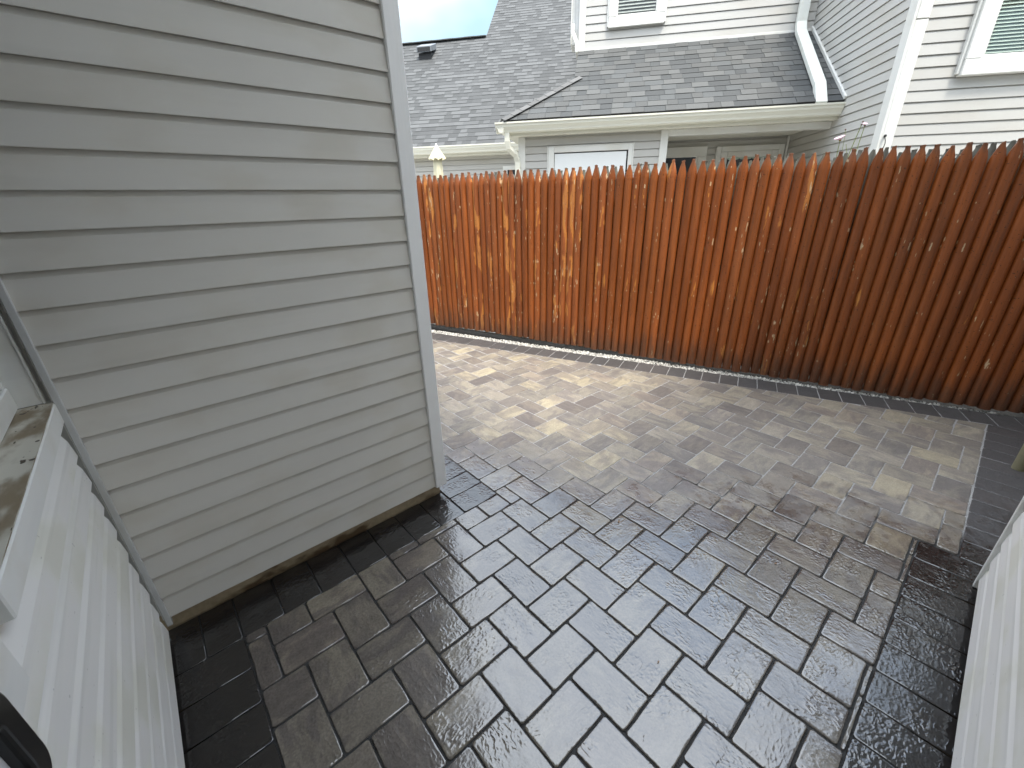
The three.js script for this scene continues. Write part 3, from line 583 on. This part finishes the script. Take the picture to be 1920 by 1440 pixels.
// ogee-like gutter profile [out, up], lip at the top front
const gut = [[0, 0], [0.06, 0], [0.075, 0.012], [0.08, 0.035], [0.098, 0.06], [0.112, 0.075], [0.118, 0.108], [0.13, 0.112], [0.13, 0.132], [0.108, 0.132], [0.106, 0.118], [0, 0.126]];
{ // porch gutter, fascia, soffit, beam, posts, walls below
  const g = run(gut, 4.50, 1); mesh('gutter', g, M.cream, nb).position.set(-4.52, 2.462, -1.09);
  mesh('gutter', run(gut, 2.0, 1).rotateY(-Math.PI / 2).translate(0, 0, 0), M.cream, nb).position.set(-4.40, 2.463, -2.98);
  mesh('soffit', merge([box(-4.39, 2.425, -2.6, 0.0, 2.452, -1.0895, 0.002), box(-4.4, 2.452, -1.12, -0.005, 2.60, -1.0905)]), M.cream, nb);
  const hole = new THREE.CylinderGeometry(0.006, 0.006, 0.02, 8); hole.rotateX(Math.PI / 2);
  for (let i = 0; i < 34; i++) mesh('vent_hole', hole, M.dark, nb).position.set(-3.66 + i * 0.105, 2.43, -1.225);
  const f = facade(nb, -4.13, -2.16, -1.25, 0.0, 24, 0.1);
  mesh('wall_core', box(-0.05, 0, -2.75, 1.99, 2.424, -0.006), M.farSiding, f);
  mesh('corner_trim', merge([box(-0.09, 0, -0.05, 0.005, 2.4245, 0.024, 0.003), box(-0.1, 0, -0.12, -0.0905, 2.4245, 0.024, 0.002)]), M.farWhite, f);
  mesh('porch_post', box(-2.165, 0, -1.36, -2.062, 2.424, -1.22, 0.004), M.farWhite, nb);
  mesh('porch_beam', box(-2.061, 2.345, -1.35, 0.0, 2.4235, -1.222, 0.004), M.farWhite, nb);
  const d = sub('door', nb, [0, 0, -1.25]);
  mesh('frame', merge([box(-3.767, 0.1, 0.004, -3.68, 2.265, 0.05, 0.005), box(-2.60, 0.1, 0.004, -2.54, 2.265, 0.05, 0.005), box(-3.6795, 2.197, 0.004, -2.6005, 2.265, 0.05, 0.005), box(-3.79, 0.1, 0.004, -3.7675, 2.285, 0.03, 0.003), box(-2.5395, 0.1, 0.004, -2.52, 2.285, 0.03, 0.003), box(-3.7665, 2.2655, 0.004, -2.5405, 2.285, 0.03, 0.003)]), M.farWhite, d);
  mesh('gasket', box(-3.68, 0.1, 0.012, -2.60, 2.196, 0.018), M.dark, d);
  mesh('panel', box(-3.674, 0.1, 0.0185, -2.622, 2.182, 0.03, 0.004), M.whitePanel, d);
}
{ // porch recess: back wall with a window and a glazed door with a scalloped valance
  const f = facade(nb, -2.1, 0, -2.62, 0.0, 24, 0.1);
  mesh('inner_corner_trim', box(-0.05, 0, -2.615, -0.02, 2.42, -2.58, 0.003), M.farWhite, nb);
  const w1 = sub('window', nb, [0, 0, -2.62]);
  mesh('frame', merge([box(-2.05, 2.165, 0.004, -1.255, 2.32, 0.06, 0.005), box(-1.385, 0.9, 0.004, -1.255, 2.1645, 0.06, 0.005), box(-1.42, 0.9, 0.02, -1.3855, 2.1645, 0.048, 0.004)]), M.farWhite, w1);
  mesh('pane', box(-2.05, 0.9, 0.012, -1.42, 2.1645, 0.03), M.glass, w1);
  const d = sub('door', nb, [0, 0, -2.62]);
  mesh('frame', merge([box(-1.11, 0.1, 0.004, -1.03, 2.305, 0.065, 0.005), box(-0.15, 0.1, 0.004, -0.075, 2.305, 0.065, 0.005), box(-1.0295, 2.225, 0.004, -0.1505, 2.305, 0.065, 0.005), box(-1.0295, 0.1, 0.01, -0.92, 2.2245, 0.045, 0.006), box(-0.245, 0.1, 0.01, -0.1505, 2.2245, 0.045, 0.006), box(-0.9195, 2.135, 0.01, -0.2455, 2.2245, 0.045, 0.006)]), M.farWhite, d);
  mesh('pane', box(-0.9195, 0.3, 0.012, -0.2455, 2.1345, 0.02), M.glass, d);
  const v = new THREE.Shape(); v.moveTo(-0.918, 2.134); v.lineTo(-0.247, 2.134); v.lineTo(-0.247, 2.122); const n = 7; for (let i = 0; i < n; i++) { const a = -0.247 - 0.671 * i / n, b = -0.247 - 0.671 * (i + 1) / n; v.quadraticCurveTo((a + b) / 2, 2.085, b, 2.122); } v.closePath();
  const vg = new THREE.ExtrudeGeometry(v, { depth: 0.004, bevelEnabled: false }); vg.translate(0, 0, 0.022); mesh('valance', vg, M.blind, d);
}
{ // downspout down the porch roof, from the upper floor into the porch gutter
  const o = 0.045, P = (x, t, h = o) => [x, yE + upv.y * t + h * Math.cos(phi), zE + upv.z * t + h * Math.sin(phi)];
  const sect = (a, b, w, dep) => { const A = new THREE.Vector3(...a), B = new THREE.Vector3(...b), d = B.clone().sub(A), l = d.length(); d.normalize(); const x = new THREE.Vector3(1, 0, 0).addScaledVector(d, -d.x).normalize(), y = d.clone().cross(x); const g = box(-w / 2, -dep / 2, -0.012, w / 2, dep / 2, l + 0.012, 0.007); g.applyMatrix4(new THREE.Matrix4().makeBasis(x, y, d).setPosition(A)); return g; };
  const top = [-0.215, 5.6, -2.545], e1 = [-0.215, 3.86, -2.545], e2 = P(-0.225, 1.82, 0.06), e3 = P(-0.275, 0.30, 0.06), e4 = [-0.282, 2.60, -1.02];
  mesh('downspout', merge([sect(top, e1, 0.135, 0.075), sect(e1, e2, 0.134, 0.078), sect(e2, e3, 0.136, 0.07), sect(e3, e4, 0.13, 0.078)]), M.downspout, nb, { label: 'stained white downspout lying on the porch roof' });
  // left: from the porch gutter's end, an S-bend back to the corner
  const pts = [[-4.36, 2.46, -1.05], [-4.36, 2.36, -1.05], [-4.345, 2.27, -1.07], [-4.26, 2.19, -1.16], [-4.235, 2.1, -1.19]].map((p) => p);
  mesh('downspout', merge([sect(pts[0], pts[1], 0.075, 0.07), sect(pts[1], pts[2], 0.076, 0.07), sect(pts[2], pts[3], 0.075, 0.069), sect(pts[3], pts[4], 0.076, 0.07), sect(pts[4], [-4.235, 0, -1.19], 0.075, 0.07)]), M.cream, nb);
  // upper left corner
  mesh('downspout', merge([sect([-3.565, 4.12, -2.6], [-3.565, 4.03, -2.6], 0.06, 0.06), sect([-3.565, 4.03, -2.6], [-3.49, 3.87, -2.58], 0.06, 0.06), sect([-3.49, 3.87, -2.58], [-3.48, 3.76, -2.575], 0.06, 0.06)]), M.farWhite, nb);
}
{ // long low wing on the left: wall, gutter, big shingle roof with a taller part, roof vent
  const f = facade(nb, -14, -4.16, -4.05, 0.1, 24, 0.1);
  mesh('wall_core', box(0, 0, -4, 9.8, 2.55, -0.008), M.farSiding, f);
  mesh('gutter', run(gut.map(([a, b]) => [a, b * 1.12]), 9.9, 1), M.cream, nb).position.set(-14, 2.50, -3.82);
  mesh('soffit', merge([box(-14, 2.458, -4.06, -4.1, 2.485, -3.8205, 0.002), box(-14, 2.4855, -3.86, -4.1, 2.63, -3.8215)]), M.cream, nb);
  const win = sub('window', nb, [0, 0, -4.05]);
  mesh('frame', merge([box(-5.09, 2.165, 0.004, -4.4, 2.245, 0.05, 0.004), box(-5.09, 1.0, 0.004, -4.99, 2.1645, 0.05, 0.004)]), M.farWhite, win);
  mesh('pane', box(-4.9895, 1.0, 0.012, -4.4, 2.1645, 0.03), M.glass, win);
  const roof = sub('roof', nb);
  const s2 = 0.8, ph2 = Math.atan(s2), y0 = 2.645, z0 = -3.76, c2 = Math.cos(ph2), n2 = Math.sin(ph2), T1 = 3.54 / c2, T2 = 6.6 / c2, xr = -6.16;
  const sh = new THREE.Shape([[-14, 0], [-3.4, 0], [-3.4, T2], [xr, T2], [xr, T1], [-14, T1]].map((p) => new THREE.Vector2(...p)));
  const dg = new THREE.ExtrudeGeometry(sh, { depth: 0.12, bevelEnabled: false }); dg.rotateX(-(Math.PI / 2 - ph2)); dg.translate(0, y0 - 0.126 * c2, z0 - 0.126 * n2);
  mesh('roof_deck', dg, M.roofDeck, roof);
  const P = [], U = [], C = [];
  const ups = [0, n2, -c2], nor = [0, c2, n2];
  const pt = (x, t, h) => [x, y0 + ups[1] * t + nor[1] * h, z0 + ups[2] * t + nor[2] * h];
  const rnd = rng(88);
  for (let j = 0; j * 0.14 < T2; j++) {
    const t0 = j * 0.14, t1 = t0 + 0.146, lo = t0 > T1 - 0.05 ? xr : -10.5; let x = lo, pk = 0;
    while (x < -3.42) {
      const w = Math.min([0.11, 0.14, 0.17, 0.2, 0.24][Math.floor(rnd() * 5)], -3.42 - x), hi = rnd() < 0.5, h = hi ? 0.011 : 0.0065, k = (hi ? 0.118 : 0.080) * (0.88 + 0.26 * rnd());
      const a = pt(x, t0, h), b = pt(x + w, t0, h), c = pt(x + w, t1, 0.003), d = pt(x, t1, 0.003), e = pt(x, t0, 0), g = pt(x + w, t0, 0);
      for (const q of [a, b, c, a, c, d, e, g, b, e, b, a]) { P.push(...q); U.push(q[0] + j * 0.37, t0 + (q === c || q === d ? 0.14 : 0)); C.push(k, k * 1.01, k); }
      for (const q of [b, g, c, e, a, d]) { P.push(...q); U.push(q[0], t0); C.push(k, k, k * 1.02); }
      x += w; if (w < 0.01) break;
    }
  }
  mesh('shingles', geom(P, null, U, C), M.shingleField, roof, { kind: 'stuff' });
  const rc = box(-0.15, 0, -0.09, 0.15, 0.02, 0.09);
  for (let i = 0; i < 16; i++) mesh('ridge_cap', rc, shingleTones[(i * 3) % 6], roof).position.set(xr - 0.15 - i * 0.29, y0 + n2 * T1 - 0.002 + (i % 2) * 0.004, z0 - c2 * T1);
  const v = sub('roof_vent', nb, [-7.62, y0 + s2 * 2.98 - 0.02, z0 - 2.98]);
  const hood = box(-0.2, 0.06, -0.2, 0.2, 0.19, 0.2, 0.01); { const p = hood.attributes.position; for (let i = 0; i < p.count; i++) if (p.getZ(i) < 0) p.setY(i, p.getY(i) + 0.14); hood.computeVertexNormals(); }
  mesh('hood', hood, std({ color: lin(0.16, 0.17, 0.18), roughness: 0.45 }), v);
  mesh('opening', box(-0.17, 0.075, 0.19, 0.17, 0.165, 0.204, 0.004), M.dark, v);
  mesh('skirt', box(-0.17, -0.1, -0.16, 0.17, 0.06, 0.14), M.dark, v);
}

// ---------- closed parasol by the left wing ----------
{
  const b = new THREE.Vector3(-5.9, 0, -2.2).applyAxisAngle(new THREE.Vector3(0, 1, 0), HT).add(nb.position);
  const u = root('patio_umbrella', { label: 'closed cream patio umbrella standing behind the far left of the fence', category: 'umbrella' }, [b.x, 0, b.z]);
  const cloth = std({ color: lin(0.60, 0.56, 0.40), roughness: 0.85, side: THREE.DoubleSide });
  const fold = (y0, y1, r0, r1, n, amp, jag, seed) => {
    const P = [], U = [], A = 64, B = 10; const rnd = rng(seed), ph = Array.from({ length: n }, () => rnd());
    const pt = (i, j) => { const t = j / B, a = i / A * Math.PI * 2, f = Math.cos(a * n), r = mix(r0, r1, Math.pow(t, 0.8)) * (1 + amp * t * f * (0.8 + 0.4 * ph[Math.floor(i / A * n) % n])); return [Math.cos(a) * r, mix(y0, y1, t) + jag * t * (f * 0.5 + 0.5), Math.sin(a) * r]; };
    for (let i = 0; i < A; i++) for (let j = 0; j < B; j++) { const a = pt(i, j), c = pt(i + 1, j), d = pt(i + 1, j + 1), e = pt(i, j + 1); P.push(...a, ...c, ...d, ...a, ...d, ...e); U.push(...new Array(12).fill(0)); }
    return geom(P, null, U);
  };
  mesh('canopy', fold(2.47, 2.245, 0.018, 0.135, 8, 0.22, 0.03, 4), cloth, u);
  mesh('canopy_skirt', fold(2.30, 1.1, 0.075, 0.105, 8, 0.3, 0.02, 9), cloth, u);
  mesh('finial', new THREE.LatheGeometry([[0, 2.52], [0.008, 2.515], [0.012, 2.5], [0.028, 2.475], [0.026, 2.455], [0, 2.455]].map((p) => new THREE.Vector2(...p)), 12), M.farWhite, u);
  mesh('pole', new THREE.CylinderGeometry(0.019, 0.019, 2.45, 12).translate(0, 1.225, 0), M.farWhite, u);
}
// ---------- tall flowering plant behind the fence ----------
{
  const f = root('flowering_plant', { label: 'thin stemmed pink flowering plant rising just behind the fence before the side wall', category: 'plant' }, [3.56, 0, 0.34]);
  const st = std({ color: lin(0.22, 0.26, 0.09), roughness: 0.7 }), pk = std({ color: lin(0.78, 0.55, 0.66), roughness: 0.7, side: THREE.DoubleSide }), bud = std({ color: lin(0.12, 0.08, 0.06), roughness: 0.8 }), yl = std({ color: lin(0.35, 0.22, 0.05), roughness: 0.8 });
  const W2 = (x, y, z) => [x - 3.56, y, z - 0.34];
  const stem = (pts, r = 0.0026) => mesh('stem', tube(pts, r, 20, 6), st, f);
  stem([W2(3.55, 0, 0.30), W2(3.545, 1.0, 0.30), W2(3.548, 1.6, 0.296), W2(3.540, 1.93, 0.288)]);
  stem([W2(3.57, 0, 0.36), W2(3.565, 1.1, 0.362), W2(3.563, 1.80, 0.362), W2(3.572, 1.90, 0.374), W2(3.58, 2.025, 0.392)], 0.003);
  stem([W2(3.575, 0, 0.40), W2(3.578, 1.2, 0.398), W2(3.574, 1.78, 0.402), W2(3.582, 2.015, 0.414)]);
  stem([W2(3.563, 1.78, 0.362), W2(3.556, 1.85, 0.345), W2(3.552, 1.90, 0.332)], 0.002);
  stem([W2(3.545, 1.86, 0.318), W2(3.546, 1.95, 0.312), W2(3.544, 2.0, 0.305)], 0.0016);
  stem([W2(3.564, 1.74, 0.36), W2(3.558, 1.76, 0.335), W2(3.556, 1.775, 0.322)], 0.002);
  const pg = new THREE.Shape(); pg.moveTo(0, 0); pg.bezierCurveTo(0.004, 0.008, 0.010, 0.020, 0.008, 0.029); pg.lineTo(0.003, 0.027); pg.lineTo(0, 0.030); pg.lineTo(-0.003, 0.027); pg.lineTo(-0.008, 0.029); pg.bezierCurveTo(-0.010, 0.020, -0.004, 0.008, 0, 0);
  const petal = new THREE.ExtrudeGeometry(pg, { depth: 0.0006, bevelEnabled: false, curveSegments: 6 });
  const flower = (p, s, tilt) => { const g = sub('flower', f, W2(...p)); g.rotation.set(tilt, 0, 0.3); for (let i = 0; i < 8; i++) { const m = mesh('petal', petal, pk, g); m.rotation.order = 'YXZ'; m.rotation.set(1.0, i * Math.PI / 4, 0); m.scale.setScalar(s); } mesh('flower_centre', new THREE.SphereGeometry(0.006 * s, 10, 8), yl, g); };
  flower([3.54, 1.932, 0.288], 1.5, -0.25); flower([3.582, 2.022, 0.41], 0.75, 0.2);
  for (const p of [[3.58, 2.027, 0.392], [3.582, 2.017, 0.415], [3.544, 2.002, 0.305], [3.576, 2.045, 0.397]]) mesh('bud', new THREE.SphereGeometry(0.0065, 10, 8).scale(1, 0.8, 1), bud, f).position.set(...W2(...p));
}

scene.traverse((o) => { if (o.isMesh) { o.castShadow = true; o.receiveShadow = true; } });
renderer.render(scene, camera);
